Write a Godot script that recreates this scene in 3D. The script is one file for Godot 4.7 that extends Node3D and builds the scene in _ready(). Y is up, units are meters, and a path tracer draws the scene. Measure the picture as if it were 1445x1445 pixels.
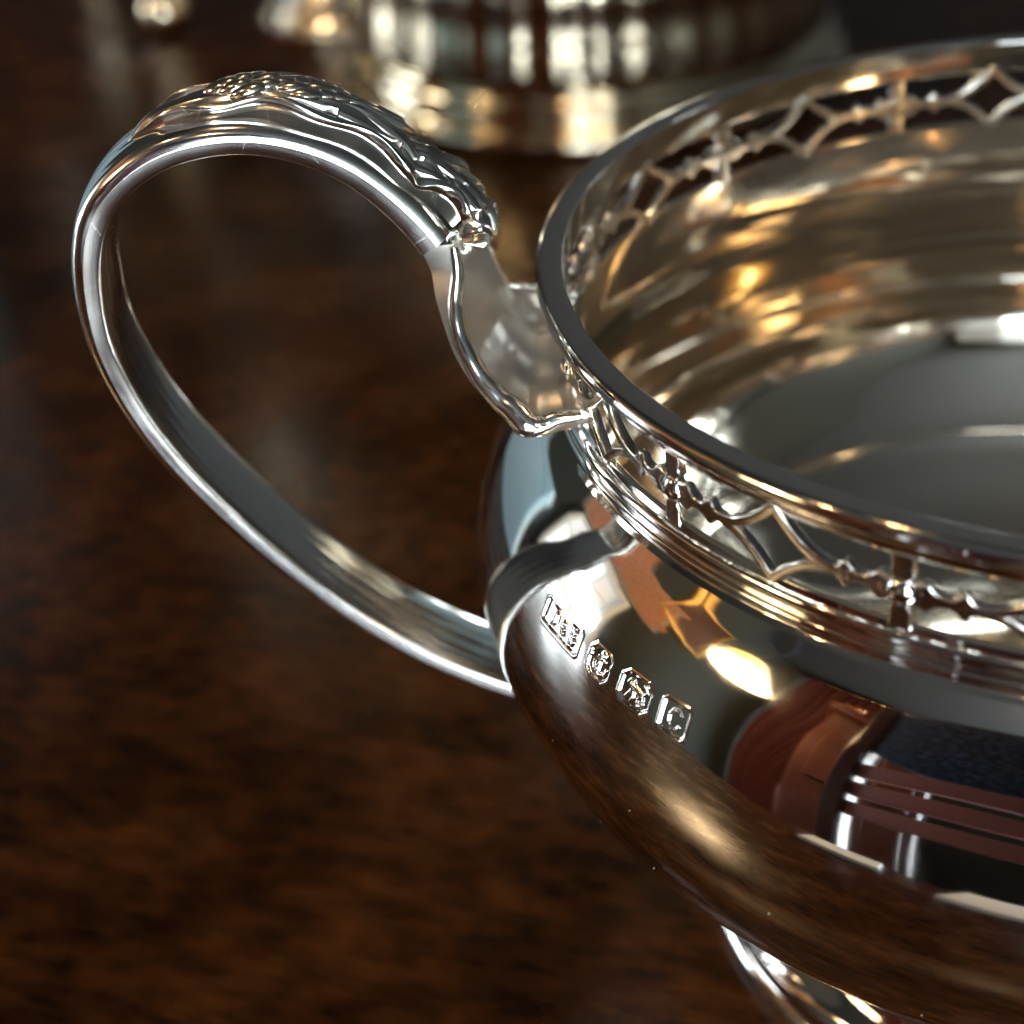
extends Node3D
# A silver sugar bowl with a pierced gallery on a dark mahogany table, seen close up.
# Shapes are given in units of the rim's radius, S metres each; y = 0 in those units is the rim's top.

const S := 0.055
const TABLE := -1.46
const HAZ := deg_to_rad(-69.0)          # azimuth of the handle
var M := {}
var rng := RandomNumberGenerator.new()
var used := {}

# ---------------------------------------------------------------- helpers
func w(x: float, y: float, z: float) -> Vector3:            # rim units -> metres, table top at 0
	return Vector3(x * S, (y - TABLE) * S, z * S)

func wv(p: Vector3) -> Vector3:
	return w(p.x, p.y, p.z)

func hp(r: float, y: float, s := 0.0) -> Vector3:            # a point in the handle's plane, s to its side
	var u := Vector3(sin(HAZ), 0, cos(HAZ))
	var n := Vector3(cos(HAZ), 0, -sin(HAZ))
	return u * r + n * s + Vector3(0, y, 0)

func numbered(called: String) -> String:
	used[called] = used.get(called, -1) + 1
	return called if used[called] == 0 else "%s_%03d" % [called, used[called]]

func mb() -> Dictionary:
	return {"v": PackedVector3Array(), "n": PackedVector3Array(), "uv": PackedVector2Array(), "i": PackedInt32Array()}

# points in rows of nu; front side is where (along u) x (along v) points, unless flipped
func grid(b: Dictionary, p: PackedVector3Array, nu: int, nv: int, wrap_u := false, flip := false, wrap_v := false) -> void:
	var base: int = b.v.size()
	var n := PackedVector3Array()
	n.resize(p.size())
	var idx := PackedInt32Array()
	var cu := nu if wrap_u else nu - 1
	var cv := nv if wrap_v else nv - 1
	for j in cv:
		for i in cu:
			var a := j * nu + i
			var c := j * nu + (i + 1) % nu
			var d := ((j + 1) % nv) * nu + i
			var e := ((j + 1) % nv) * nu + (i + 1) % nu
			var f := (p[e] - p[a]).cross(p[d] - p[c])
			if flip:
				f = -f
			n[a] += f
			n[c] += f
			n[d] += f
			n[e] += f
			if flip:
				idx.append_array([base + a, base + c, base + e, base + a, base + e, base + d])
			else:
				idx.append_array([base + a, base + e, base + c, base + a, base + d, base + e])
	var uv := PackedVector2Array()
	uv.resize(p.size())
	for j in nv:
		for i in nu:
			uv[j * nu + i] = Vector2(float(i) / maxi(nu - 1, 1), float(j) / maxi(nv - 1, 1))
	for k in n.size():
		n[k] = n[k].normalized()
	b.v.append_array(p)
	b.n.append_array(n)
	b.uv.append_array(uv)
	b.i.append_array(idx)

func tri_list(b: Dictionary, tris: PackedVector3Array) -> void:   # flat triangles, counter-clockwise seen from outside
	for k in range(0, tris.size(), 3):
		var nn := (tris[k + 1] - tris[k]).cross(tris[k + 2] - tris[k]).normalized()
		var at: int = b.v.size()
		b.v.append_array([tris[k], tris[k + 2], tris[k + 1]])
		b.n.append_array([nn, nn, nn])
		b.uv.append_array([Vector2.ZERO, Vector2.ZERO, Vector2.ZERO])
		b.i.append_array([at, at + 1, at + 2])

func quad(b: Dictionary, a: Vector3, c: Vector3, d: Vector3, e: Vector3) -> void:
	tri_list(b, PackedVector3Array([a, c, d, a, d, e]))

func box(b: Dictionary, c: Vector3, size: Vector3, bevel := 0.0, turn := Basis.IDENTITY) -> void:
	# a box with chamfered vertical and horizontal edges (rings of a rounded rectangle)
	var h := size / 2.0
	var bv := minf(bevel, minf(h.x, minf(h.y, h.z)) * 0.9)
	var rings := [[-h.y, bv], [-h.y + bv, 0.0], [h.y - bv, 0.0], [h.y, bv]] if bv > 0.0 else [[-h.y, 0.0], [h.y, 0.0]]
	var loops := []
	for r in rings:
		var x: float = h.x - r[1]
		var z: float = h.z - r[1]
		var q := bv
		var l := [Vector2(-x + q, -z), Vector2(x - q, -z), Vector2(x, -z + q), Vector2(x, z - q), Vector2(x - q, z), Vector2(-x + q, z), Vector2(-x, z - q), Vector2(-x, -z + q)]
		if bv == 0.0:
			l = [Vector2(-x, -z), Vector2(x, -z), Vector2(x, z), Vector2(-x, z)]
		var o := []
		for t in l:
			o.append(c + turn * Vector3(t.x, r[0], t.y))
		loops.append(o)
	var m: int = loops[0].size()
	for k in loops.size() - 1:
		for i in m:
			quad(b, loops[k][i], loops[k + 1][i], loops[k + 1][(i + 1) % m], loops[k][(i + 1) % m])
	var lo: Array = loops[0]
	var hi: Array = loops[-1]
	for i in range(1, m - 1):
		tri_list(b, PackedVector3Array([lo[0], lo[i], lo[i + 1], hi[0], hi[i + 1], hi[i]]))

func obj(b: Dictionary, called: String, mat: Material, parent: Node = null) -> MeshInstance3D:
	var a := []
	a.resize(Mesh.ARRAY_MAX)
	a[Mesh.ARRAY_VERTEX] = b.v
	a[Mesh.ARRAY_NORMAL] = b.n
	a[Mesh.ARRAY_TEX_UV] = b.uv
	a[Mesh.ARRAY_INDEX] = b.i
	var m := ArrayMesh.new()
	m.add_surface_from_arrays(Mesh.PRIMITIVE_TRIANGLES, a)
	m.surface_set_material(0, mat)
	var o := MeshInstance3D.new()
	o.mesh = m
	o.name = called if parent else numbered(called)
	(parent if parent else self).add_child(o, true)
	return o

func thing(called: String, label: String, category: String, group := "") -> Node3D:
	var o := Node3D.new()
	o.name = numbered(called)
	add_child(o)
	return tag(o, label, category, group)

func tag(o: Node3D, label: String, category: String, group := "") -> Node3D:
	o.set_meta("label", label)
	o.set_meta("category", category)
	if group:
		o.set_meta("group", group)
	return o

func struct(o: Node3D) -> Node3D:
	o.set_meta("kind", "structure")
	return o

func curve2(pts: Array, per := 8) -> PackedVector2Array:      # Catmull-Rom through the points
	var out := PackedVector2Array()
	for k in pts.size() - 1:
		var a: Vector2 = pts[maxi(k - 1, 0)]
		var b: Vector2 = pts[k]
		var c: Vector2 = pts[k + 1]
		var d: Vector2 = pts[mini(k + 2, pts.size() - 1)]
		for i in per:
			out.append(b.cubic_interpolate(c, a, d, float(i) / per))
	out.append(pts[-1])
	return out

func curve3(pts: Array, per := 8) -> PackedVector3Array:
	var out := PackedVector3Array()
	for k in pts.size() - 1:
		var a: Vector3 = pts[maxi(k - 1, 0)]
		var b: Vector3 = pts[k]
		var c: Vector3 = pts[k + 1]
		var d: Vector3 = pts[mini(k + 2, pts.size() - 1)]
		for i in per:
			out.append(b.cubic_interpolate(c, a, d, float(i) / per))
	out.append(pts[-1])
	return out

func at_list(vals: Array, t: float) -> float:                 # linear look-up over evenly spread values
	var x := clampf(t, 0, 1) * (vals.size() - 1)
	var k := mini(int(x), vals.size() - 2)
	return lerpf(vals[k], vals[k + 1], x - k)

func arc(c: Vector2, r: float, a0: float, a1: float, n := 6) -> Array:
	var out := []
	for i in n + 1:
		var a := deg_to_rad(lerpf(a0, a1, float(i) / n))
		out.append(c + Vector2(cos(a), sin(a)) * r)
	return out

# profile in (r, y), turned about the axis; closed profiles become rings. Outside is to the right of the way the profile goes down.
func lathe(b: Dictionary, prof: PackedVector2Array, seg: int, closed := false, centre := Vector3.ZERO, flip := false) -> void:
	var p := PackedVector3Array()
	for q in prof:
		for i in seg:
			var a := TAU * i / seg
			p.append(wv(Vector3(q.x * sin(a), q.y, q.x * cos(a)) + centre))
	grid(b, p, seg, prof.size(), true, not flip, closed)

func sweep(b: Dictionary, path: PackedVector3Array, side: Callable, section: Callable, closed := false, caps := true) -> void:
	# section(t) gives a loop of Vector2 (along side, along normal); side(k, tangent) gives the side vector
	var rows := path.size()
	var p := PackedVector3Array()
	var m := 0
	for k in rows:
		var tan := (path[mini(k + 1, rows - 1)] - path[maxi(k - 1, 0)]).normalized()
		var sd: Vector3 = side.call(k, tan)
		sd = (sd - tan * sd.dot(tan)).normalized()
		var nm := sd.cross(tan)
		var loop: PackedVector2Array = section.call(float(k) / (rows - 1))
		m = loop.size()
		for q in loop:
			p.append(wv(path[k] + sd * q.x + nm * q.y))
	grid(b, p, m, rows, true, false)
	if caps:
		for e in [0, rows - 1]:
			var c := Vector3.ZERO
			for i in m:
				c += p[e * m + i]
			c /= m
			for i in m:
				var a := p[e * m + i]
				var d := p[e * m + (i + 1) % m]
				tri_list(b, PackedVector3Array([c, d, a] if e == 0 else [c, a, d]))

func oval(hx: float, hy: float, n := 10, power := 2.0) -> PackedVector2Array:
	var out := PackedVector2Array()
	for i in n:
		var a := TAU * i / n
		out.append(Vector2(hx * signf(cos(a)) * pow(absf(cos(a)), 2.0 / power), hy * signf(sin(a)) * pow(absf(sin(a)), 2.0 / power)))
	return out

func tube(b: Dictionary, path: PackedVector3Array, r0: float, r1: float, n := 10) -> void:
	sweep(b, path, func(_k, t): return Vector3(0.31, 0.9, 0.2) if absf(t.y) < 0.8 else Vector3(1, 0.1, 0.3), func(t): return oval(lerpf(r0, r1, t), lerpf(r0, r1, t), n))

func blob(b: Dictionary, c: Vector3, x: Vector3, y: Vector3, z: Vector3, n := 14) -> void:   # an ellipsoid, in rim units
	var p := PackedVector3Array()
	for j in n + 1:
		var e := PI * (float(j) / n - 0.5)
		for i in n * 2:
			var a := TAU * i / (n * 2)
			p.append(wv(c + x * cos(e) * cos(a) + z * sin(e) + y * cos(e) * sin(a)))
	grid(b, p, n * 2, n + 1, true, false)

func flat_mat(c: Color, rough: float, metal := 0.0) -> StandardMaterial3D:      # c in linear values
	var m := StandardMaterial3D.new()
	m.albedo_color = c.linear_to_srgb()
	m.roughness = rough
	m.metallic = metal
	return m

func glow_mat(c: Color, k: float) -> StandardMaterial3D:
	var m := flat_mat(Color(0.8, 0.8, 0.8), 0.5)
	m.emission_enabled = true
	m.emission = c.linear_to_srgb()
	m.emission_energy_multiplier = k
	return m

func noise(freq: float, octaves: int, sd: int, kind := FastNoiseLite.TYPE_SIMPLEX_SMOOTH) -> FastNoiseLite:
	var f := FastNoiseLite.new()
	f.noise_type = kind
	f.frequency = freq
	f.fractal_octaves = octaves
	f.seed = sd
	return f

func noise_tex(f: FastNoiseLite, size: int, lo: float, hi: float, as_normal := false, bump := 1.0) -> NoiseTexture2D:
	var t := NoiseTexture2D.new()
	t.width = size
	t.height = size
	t.seamless = true
	t.noise = f
	if as_normal:
		t.as_normal_map = true
		t.bump_strength = bump
	else:
		var g := Gradient.new()
		g.offsets = PackedFloat32Array([0.25, 0.8])
		g.colors = PackedColorArray([Color(lo, lo, lo), Color(hi, hi, hi)])
		t.color_ramp = g
	return t

func silver(tint: Color, lo: float, hi: float, scale: float, sd: int, lines := 500) -> StandardMaterial3D:
	# roughness: cloudy wear, a few smudges and fine straight and curved scratches
	var n := 1024
	var f := noise(0.008, 5, sd)
	var a := f.get_seamless_image(n, n)
	a.convert(Image.FORMAT_L8)
	var d := a.get_data()
	for k in d.size():
		d[k] = int(255 * lerpf(lo, hi, clampf(d[k] / 255.0 * 1.6 - 0.35, 0, 1)))
	var r := RandomNumberGenerator.new()
	r.seed = sd
	for k in lines:
		var p := Vector2(r.randf() * n, r.randf() * n)
		var ang := r.randf() * TAU
		var bend := r.randf_range(-0.006, 0.006)
		var up := int(r.randf_range(0.04, 0.16) * 255 * minf(1.0, hi * 5.0))
		for i in int(r.randf_range(30, 220)):
			p += Vector2(cos(ang), sin(ang)) * 0.9
			ang += bend
			var at := posmod(int(p.y), n) * n + posmod(int(p.x), n)
			d[at] = mini(255, d[at] + up)
	for k in 26:
		var c := Vector2(r.randf() * n, r.randf() * n)
		var rad := r.randf_range(6, 30)
		for y in range(int(-rad), int(rad)):
			for x in range(int(-rad), int(rad)):
				var q := 1.0 - Vector2(x, y).length() / rad
				if q > 0:
					var at := posmod(int(c.y) + y, n) * n + posmod(int(c.x) + x, n)
					d[at] = mini(255, d[at] + int(14 * smoothstep(0.0, 0.4, q)))
	var m := flat_mat(tint, 1.0, 1.0)
	m.metallic_specular = 0.5
	m.roughness_texture = ImageTexture.create_from_image(Image.create_from_data(n, n, false, Image.FORMAT_L8, d))
	m.uv1_triplanar = true
	m.uv1_world_triplanar = true
	m.uv1_scale = Vector3.ONE * scale
	return m

# ---------------------------------------------------------------- scene
func _ready() -> void:
	rng.seed = 11
	var cam := Camera3D.new()
	cam.name = "camera"
	cam.transform = Transform3D(Basis(Vector3(0.9395977, -0.06877882, -0.33529932), Vector3(-0.13097262, 0.83280438, -0.53785038), Vector3(0.31623146, 0.54927801, 0.77349294)).orthonormalized(), w(0, 1.262, 2.8282))
	cam.near = 0.01
	cam.far = 60.0
	cam.fov = 32.78
	var lens := CameraAttributesPhysical.new()
	lens.frustum_focal_length = 40.8
	lens.frustum_focus_distance = 0.147
	lens.frustum_near = 0.01
	lens.frustum_far = 60.0
	lens.exposure_aperture = 14.0
	cam.attributes = lens
	add_child(cam)
	cam.fov = 32.78
	var env := Environment.new()
	env.background_mode = Environment.BG_COLOR
	env.background_color = Color(0.01, 0.01, 0.011)
	env.tonemap_mode = Environment.TONE_MAPPER_LINEAR
	env.tonemap_exposure = 1.45
	env.sdfgi_enabled = true
	env.ssao_enabled = true
	env.ssil_enabled = true
	var we := WorldEnvironment.new()
	we.name = "world"
	we.environment = env
	add_child(we)
	materials()
	room()
	table()
	sugar_bowl()
	background()
	near_side()

func materials() -> void:
	M.silver = silver(Color(0.93, 0.90, 0.86), 0.026, 0.078, 14.0, 3, 420)
	M.inside = silver(Color(0.90, 0.83, 0.71), 0.03, 0.10, 11.0, 5, 900)
	M.inside.metallic = 0.96
	M.worn = silver(Color(0.93, 0.90, 0.87), 0.085, 0.20, 10.0, 8, 40)
	M.satin = silver(Color(0.82, 0.77, 0.70), 0.28, 0.40, 12.0, 15, 0)
	M.cast = silver(Color(0.92, 0.88, 0.81), 0.10, 0.22, 14.0, 9, 120)
	M.far = silver(Color(0.93, 0.79, 0.57), 0.05, 0.12, 9.0, 12)
	M.wood = flat_mat(Color(1, 1, 1), 1.0)
	var sz := 1536
	var a := noise(0.006, 4, 21).get_image(sz, sz)
	var streak := noise(0.02, 5, 22)
	streak.domain_warp_enabled = true
	streak.domain_warp_amplitude = 60.0
	streak.domain_warp_frequency = 0.004
	var c := streak.get_image(sz, sz)
	var fine := noise(0.09, 3, 23).get_image(sz, sz)
	a.convert(Image.FORMAT_L8)
	c.convert(Image.FORMAT_L8)
	fine.convert(Image.FORMAT_L8)
	var da := a.get_data()
	var dc := c.get_data()
	var df := fine.get_data()
	var col := PackedByteArray()
	col.resize(sz * sz * 3)
	var rgh := PackedByteArray()
	rgh.resize(sz * sz)
	var dark := Color(0.0092, 0.0038, 0.0016)
	var light := Color(0.112, 0.037, 0.0076)
	for y in sz:
		for x in sz:
			var k := y * sz + x
			var g := df[(y * sz + x * 1) % (sz * sz)] / 255.0
			# grain runs along x: the fine noise is sampled stretched
			var gs := df[((y * 3) % sz) * sz + (x / 5) % sz] / 255.0
			var t := clampf(pow(clampf(dc[((y * 2) % sz) * sz + x] / 255.0 * 0.62 + da[k] / 255.0 * 0.5 - 0.14, 0, 1), 1.7) * 0.92 + 0.04 + (gs - 0.5) * 0.24 + (g - 0.5) * 0.07, 0, 1)
			var q := dark.lerp(light, t).linear_to_srgb()
			col[k * 3] = int(q.r * 255)
			col[k * 3 + 1] = int(q.g * 255)
			col[k * 3 + 2] = int(q.b * 255)
			rgh[k] = int(255 * (0.15 + 0.08 * gs + 0.12 * da[k] / 255.0))
	M.wood.albedo_texture = ImageTexture.create_from_image(Image.create_from_data(sz, sz, false, Image.FORMAT_RGB8, col))
	M.wood.roughness_texture = ImageTexture.create_from_image(Image.create_from_data(sz, sz, false, Image.FORMAT_L8, rgh))
	M.wood.uv1_triplanar = true
	M.wood.uv1_world_triplanar = true
	M.wood.uv1_scale = Vector3(3.6, 3.6, 3.6)
	M.wood.metallic_specular = 0.30
	M.mahogany = flat_mat(Color(0.06, 0.016, 0.008), 0.35)
	M.plaster = flat_mat(Color(0.024, 0.028, 0.024), 0.9)
	M.slate = flat_mat(Color(0.02, 0.0205, 0.021), 0.8)
	M.boards = flat_mat(Color(0.07, 0.04, 0.02), 0.5)
	M.brick = flat_mat(Color(0.42, 0.17, 0.085), 0.9)
	M.mortar = flat_mat(Color(0.35, 0.31, 0.26), 0.95)
	M.paint = flat_mat(Color(0.72, 0.72, 0.68), 0.5)
	M.gilt = flat_mat(Color(0.85, 0.55, 0.18), 0.3, 1.0)
	M.brass = flat_mat(Color(0.8, 0.55, 0.22), 0.25, 1.0)
	M.copper = flat_mat(Color(0.85, 0.42, 0.22), 0.25, 1.0)
	M.navy = flat_mat(Color(0.016, 0.027, 0.06), 0.85)
	M.navy.albedo_texture = noise_tex(noise(0.05, 4, 31), 256, 0.25, 1.0)
	M.navy.albedo_color = Color(0.05, 0.08, 0.17).linear_to_srgb()
	M.navy.uv1_triplanar = true
	M.navy.uv1_scale = Vector3.ONE * 5.0
	M.rose = flat_mat(Color(0.26, 0.085, 0.075), 0.7)
	M.china = flat_mat(Color(0.70, 0.69, 0.66), 0.6)
	M.dust = flat_mat(Color(0.22, 0.20, 0.18), 0.9)
	M.velvet = flat_mat(Color(0.10, 0.02, 0.016), 0.75)
	M.ochre = flat_mat(Color(0.16, 0.08, 0.025), 0.7)
	M.plum = flat_mat(Color(0.09, 0.04, 0.05), 0.7)
	M.blue = flat_mat(Color(0.58, 0.80, 0.90), 0.6)
	M.canvas = flat_mat(Color(0.06, 0.02, 0.01), 0.4)
	M.sky_view = [glow_mat(Color(0.80, 0.92, 1.0), 6.0), glow_mat(Color(0.60, 0.74, 0.82), 1.1), glow_mat(Color(0.50, 0.60, 0.66), 0.3)]
	M.warm = glow_mat(Color(1.0, 0.72, 0.40), 90.0)
	M.amber = glow_mat(Color(1.0, 0.62, 0.08), 0.9)

# ---------------------------------------------------------------- the room that the silver mirrors
func slab(called: String, c: Vector3, size: Vector3, mat: Material) -> void:
	var b := mb()
	box(b, c, size)
	struct(obj(b, called, mat))

func window_at(label: String, c: Vector3, width: float, height: float, turn: Basis, cols: int, rows: int, energy: float, view: Array) -> void:
	# faces along turn * +z; the bright panes stand behind their glazing bars
	var t := thing("window", label, "window")
	t.transform = Transform3D(turn, c)
	var f := mb()
	for s in [-1, 1]:
		box(f, Vector3(s * (width / 2 + 0.02), 0, 0.02), Vector3(0.04, height + 0.08, 0.07), 0.004)
		box(f, Vector3(0, s * (height / 2 + 0.02), 0.02), Vector3(width - 0.002, 0.04, 0.066), 0.004)
	obj(f, "frame", M.paint, t)
	var s := mb()
	box(s, Vector3(0, -height / 2 - 0.06, 0.05), Vector3(width + 0.16, 0.03, 0.13), 0.005)
	obj(s, "sill", M.paint, t)
	for i in range(1, cols):
		var b := mb()
		box(b, Vector3(width * (float(i) / cols - 0.5), 0, 0.03), Vector3(0.018, height - 0.002, 0.028), 0.004)
		obj(b, "glazing_bar", M.paint, t)
	for j in range(1, rows):
		var b := mb()
		box(b, Vector3(0, height * (float(j) / rows - 0.5), 0.03), Vector3(width - 0.002, 0.018, 0.024), 0.004)
		obj(b, "glazing_bar", M.paint, t)
	var k := 0
	for j in rows:
		for i in cols:
			var g := mb()
			var c2 := Vector3(width * ((i + 0.5) / cols - 0.5), height * ((j + 0.5) / rows - 0.5), -0.012)
			box(g, c2, Vector3(width / cols - 0.001, height / rows - 0.001, 0.006))
			var kind: int = view[k % view.size()]
			obj(g, "pane", M.sky_view[kind], t)
			k += 1
			if kind == 0:
				var l := AreaLight3D.new()
				l.name = "window_light"
				l.area_size = Vector2(width / cols - 0.02, height / rows - 0.02)
				l.area_normalize_energy = true
				l.light_energy = energy * l.area_size.x * l.area_size.y
				l.light_color = Color(0.90, 0.96, 1.0)
				l.area_range = 8.0
				l.area_attenuation = 2.0
				l.shadow_enabled = true
				l.transform = Transform3D(Basis(Vector3.UP, PI), c2 + Vector3(0, 0, 0.006))
				t.add_child(l, true)

func room() -> void:
	slab("floor", Vector3(0.1, -0.77, 0.5), Vector3(3.6, 0.06, 4.2), M.boards)
	slab("ceiling", Vector3(0.1, 1.78, 0.5), Vector3(3.6, 0.06, 4.2), M.slate)
	slab("back_wall", Vector3(0.1, 0.505, -1.53), Vector3(3.4, 2.49, 0.06), M.slate)
	slab("front_wall", Vector3(0.1, 0.505, 2.53), Vector3(3.4, 2.49, 0.06), M.plaster)
	slab("left_wall", Vector3(-1.63, 0.505, 0.5), Vector3(0.06, 2.49, 4.12), M.plaster)
	slab("right_wall", Vector3(1.83, 0.505, 0.5), Vector3(0.06, 2.49, 4.12), M.plaster)
	window_at("white sash window with small panes in the wall left of the table", Vector3(-1.57, 0.24, -0.06), 0.52, 0.66, Basis(Vector3.UP, PI / 2), 3, 4, 3.2, [2, 1, 0, 0, 2, 1, 2, 0, 1, 2, 1, 2])
	window_at("wide shop window reaching down to the floor at the front right", Vector3(0.95, 0.42, 2.47), 1.5, 2.2, Basis(Vector3.UP, PI), 3, 5, 6.0, [0, 0, 0, 0, 0, 1, 1, 0, 0, 2, 0, 0, 2, 1, 0])
	# brick lintel over the left window
	var t := thing("brick_lintel", "red brick lintel above the small sash window", "lintel")
	var bed := mb()
	box(bed, Vector3(-1.585, 0.83, 0.0), Vector3(0.026, 0.36, 0.9))
	obj(bed, "mortar_bed", M.mortar, t)
	var bm := mb()
	for j in 6:
		for i in 9:
			box(bm, Vector3(-1.572, 0.69 + j * 0.058, -0.42 + i * 0.1 + (0.05 if j % 2 else 0.0)), Vector3(0.018, 0.05, 0.09), 0.004)
	obj(bm, "brick", M.brick, t).set_meta("kind", "stuff")
	# gilt picture frame
	t = thing("picture", "dark picture in a narrow gilt frame on the left wall", "picture")
	t.transform = Transform3D(Basis(Vector3.UP, PI / 2), Vector3(-1.59, 1.08, 0.52))
	var fr := mb()
	for s in [-1, 1]:
		box(fr, Vector3(s * 0.19, 0, 0.015), Vector3(0.03, 0.5, 0.03), 0.006)
		box(fr, Vector3(0, s * 0.235, 0.015), Vector3(0.348, 0.03, 0.028), 0.006)
	obj(fr, "frame", M.gilt, t)
	var cv := mb()
	box(cv, Vector3(0, 0, 0.006), Vector3(0.352, 0.442, 0.008))
	obj(cv, "canvas", M.canvas, t)
	# amber pendant lamp
	t = thing("pendant_lamp", "lit amber glass pendant lamp hanging left of the table", "lamp")
	t.position = Vector3(-0.86, 0.60, 0.55)
	var sh := mb()
	var pr := PackedVector2Array()
	for q in curve2([Vector2(0.025, 0.13), Vector2(0.06, 0.115), Vector2(0.10, 0.06), Vector2(0.125, 0.0)], 6):
		pr.append(q / S)
	lathe_at(sh, pr, 40)
	var shade := obj(sh, "lamp_shade", M.amber, t)
	shade.position = Vector3(0, 0, 0)
	var cd := mb()
	box(cd, Vector3(0, 0.64, 0), Vector3(0.008, 1.02, 0.008), 0.002)
	obj(cd, "cord", M.navy, t)
	bulb(t, Vector3(0, 0.03, 0), 0.03, 0.08)
	# ceiling spots
	for e in [[Vector3(-0.45, 1.72, -0.35), "above the table's back left"], [Vector3(-0.95, 1.72, 0.35), "nearest the sash window"], [Vector3(-0.15, 1.72, 0.95), "above the near side of the table"]]:
		var q: Vector3 = e[0]
		var place: String = e[1]
		t = thing("ceiling_lamp", "small brass ceiling lamp with a round bulb " + place, "lamp", "ceiling lamps over the table")
		t.position = q
		var cup := mb()
		var pc := PackedVector2Array()
		for v in [Vector2(0.012, 0.03), Vector2(0.03, 0.026), Vector2(0.036, 0.0), Vector2(0.038, -0.02)]:
			pc.append(v / S)
		lathe_at(cup, pc, 24)
		obj(cup, "lamp_cup", M.brass, t)
		bulb(t, Vector3(0, -0.02, 0), 0.015, 0.12)
	# chair drawn up to the table
	t = thing("chair", "high backed chair with navy cover at the near side of the table", "chair")
	t.position = Vector3(-0.08, -0.74, 0.42)
	var nb := mb()
	for k in 1:
		var cp := PackedVector3Array()
		for i in 25:
			cp.append(Vector3(lerpf(-0.14, 0.14, i / 24.0) / S, 1.10 / S + TABLE, 0))
		sweep(nb, cp, func(_k, _t): return Vector3.UP, func(q): return oval(0.128 / S * pow(sin(PI * clampf(q, 0.02, 0.98)), 0.14), 0.034 / S * pow(sin(PI * clampf(q, 0.02, 0.98)), 0.3), 28, 3.2))
	obj(nb, "backrest", M.navy, t)
	for s in [-1, 1]:
		var lg := mb()
		box(lg, Vector3(s * 0.162, 0.605, 0), Vector3(0.036, 1.21, 0.036), 0.006)
		obj(lg, "leg", M.mahogany, t)
		lg = mb()
		box(lg, Vector3(s * 0.162, 0.21, 0.42), Vector3(0.036, 0.42, 0.036), 0.006)
		obj(lg, "leg", M.mahogany, t)
	for k in [1, 2, 3]:
		var rl := mb()
		var cp := PackedVector3Array()
		for i in 17:
			cp.append(Vector3(lerpf(-0.145, 0.145, i / 16.0) / S, (0.755 + 0.060 * k + 0.012 * sin(PI * i / 16.0)) / S + TABLE, -0.02 * sin(PI * i / 16.0) / S))
		sweep(rl, cp, func(_k, _t): return Vector3.UP, func(_q): return oval(0.021 / S, 0.008 / S, 24, 4.5))
		obj(rl, "slat", M.rose, t)
	var st := mb()
	box(st, Vector3(0, 0.445, 0.215), Vector3(0.37, 0.05, 0.46), 0.014)
	obj(st, "seat", M.navy, t)
	# a dark red curtain and a cupboard with jugs on top
	t = thing("curtain", "dark red velvet curtain hanging in folds beyond the table's front left", "curtain")
	var cu := PackedVector3Array()
	for j in 25:
		var v := j / 24.0
		var draw := 1.0 - 0.55 * smoothstep(0.25, 0.75, v) * (1.0 - 0.2 * v)
		for i in 161:
			var u := i / 160.0
			cu.append(Vector3(-1.52 + 0.62 * u * draw, 1.70 - 2.40 * v, 1.30 + 0.05 * sin(u * 56.0 + sin(v * 3.0 + u * 9.0)) + 0.02 * sin(u * 23.0 + 1.0) + 0.25 * u * draw))
	var cb := mb()
	grid(cb, cu, 161, 25, false, true)
	obj(cb, "drape", M.velvet, t)
	var rod := mb()
	box(rod, Vector3(-1.19, 1.715, 1.42), Vector3(0.68, 0.02, 0.02), 0.006, Basis(Vector3.UP, -0.38))
	obj(rod, "rail", M.brass, t)
	t = thing("cupboard", "dark mahogany cupboard with panelled doors near the curtain", "cupboard")
	t.transform = Transform3D(Basis(Vector3.UP, PI - 0.55), Vector3(-0.66, -0.74, 1.16))
	var cc := mb()
	box(cc, Vector3(0, 0.82, 0), Vector3(0.46, 1.64, 0.28), 0.006)
	obj(cc, "case", M.mahogany, t)
	cc = mb()
	box(cc, Vector3(0, 1.662, 0.01), Vector3(0.52, 0.04, 0.34), 0.01)
	obj(cc, "cornice", M.mahogany, t)
	for sd in [-1, 1]:
		cc = mb()
		box(cc, Vector3(sd * 0.112, 0.86, 0.149), Vector3(0.21, 1.48, 0.018), 0.005)
		var dr := obj(cc, "door", M.mahogany, t)
		for k in 2:
			cc = mb()
			box(cc, Vector3(sd * 0.112, 0.52 + 0.72 * k, 0.163), Vector3(0.13, 0.58, 0.012), 0.005)
			obj(cc, "panel", M.mahogany, dr)
		cc = mb()
		blob(cc, Vector3(sd * 0.02 / S, 0.9 / S + TABLE, 0.17 / S), Vector3(0.012 / S, 0, 0), Vector3(0, 0, -0.012 / S), Vector3(0, 0.012 / S, 0), 6)
		obj(cc, "knob", M.brass, dr)
	for e in [["copper", -0.15, 1.0, "left"], ["brass", 0.02, 0.72, "middle"], ["copper", 0.17, 0.85, "right"]]:
		var j := mb()
		var pj := PackedVector2Array()
		for q in curve2([Vector2(0.0, 0.0), Vector2(0.05, 0.002), Vector2(0.065, 0.05), Vector2(0.05, 0.10), Vector2(0.028, 0.135), Vector2(0.034, 0.165)], 5):
			pj.append(q * e[2] / S)
		lathe_at(j, pj, 28)
		var jt := thing("jug", "%s jug standing on top of the cupboard, %s of the three" % [e[0], e[3]], "jug", "jugs on the cupboard")
		jt.transform = t.transform * Transform3D(Basis(), Vector3(e[1], 1.6825, 0.02))
		var jm: Material = M.copper if e[0] == "copper" else M.brass
		obj(j, "vessel", jm, jt)
		j = mb()
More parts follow.
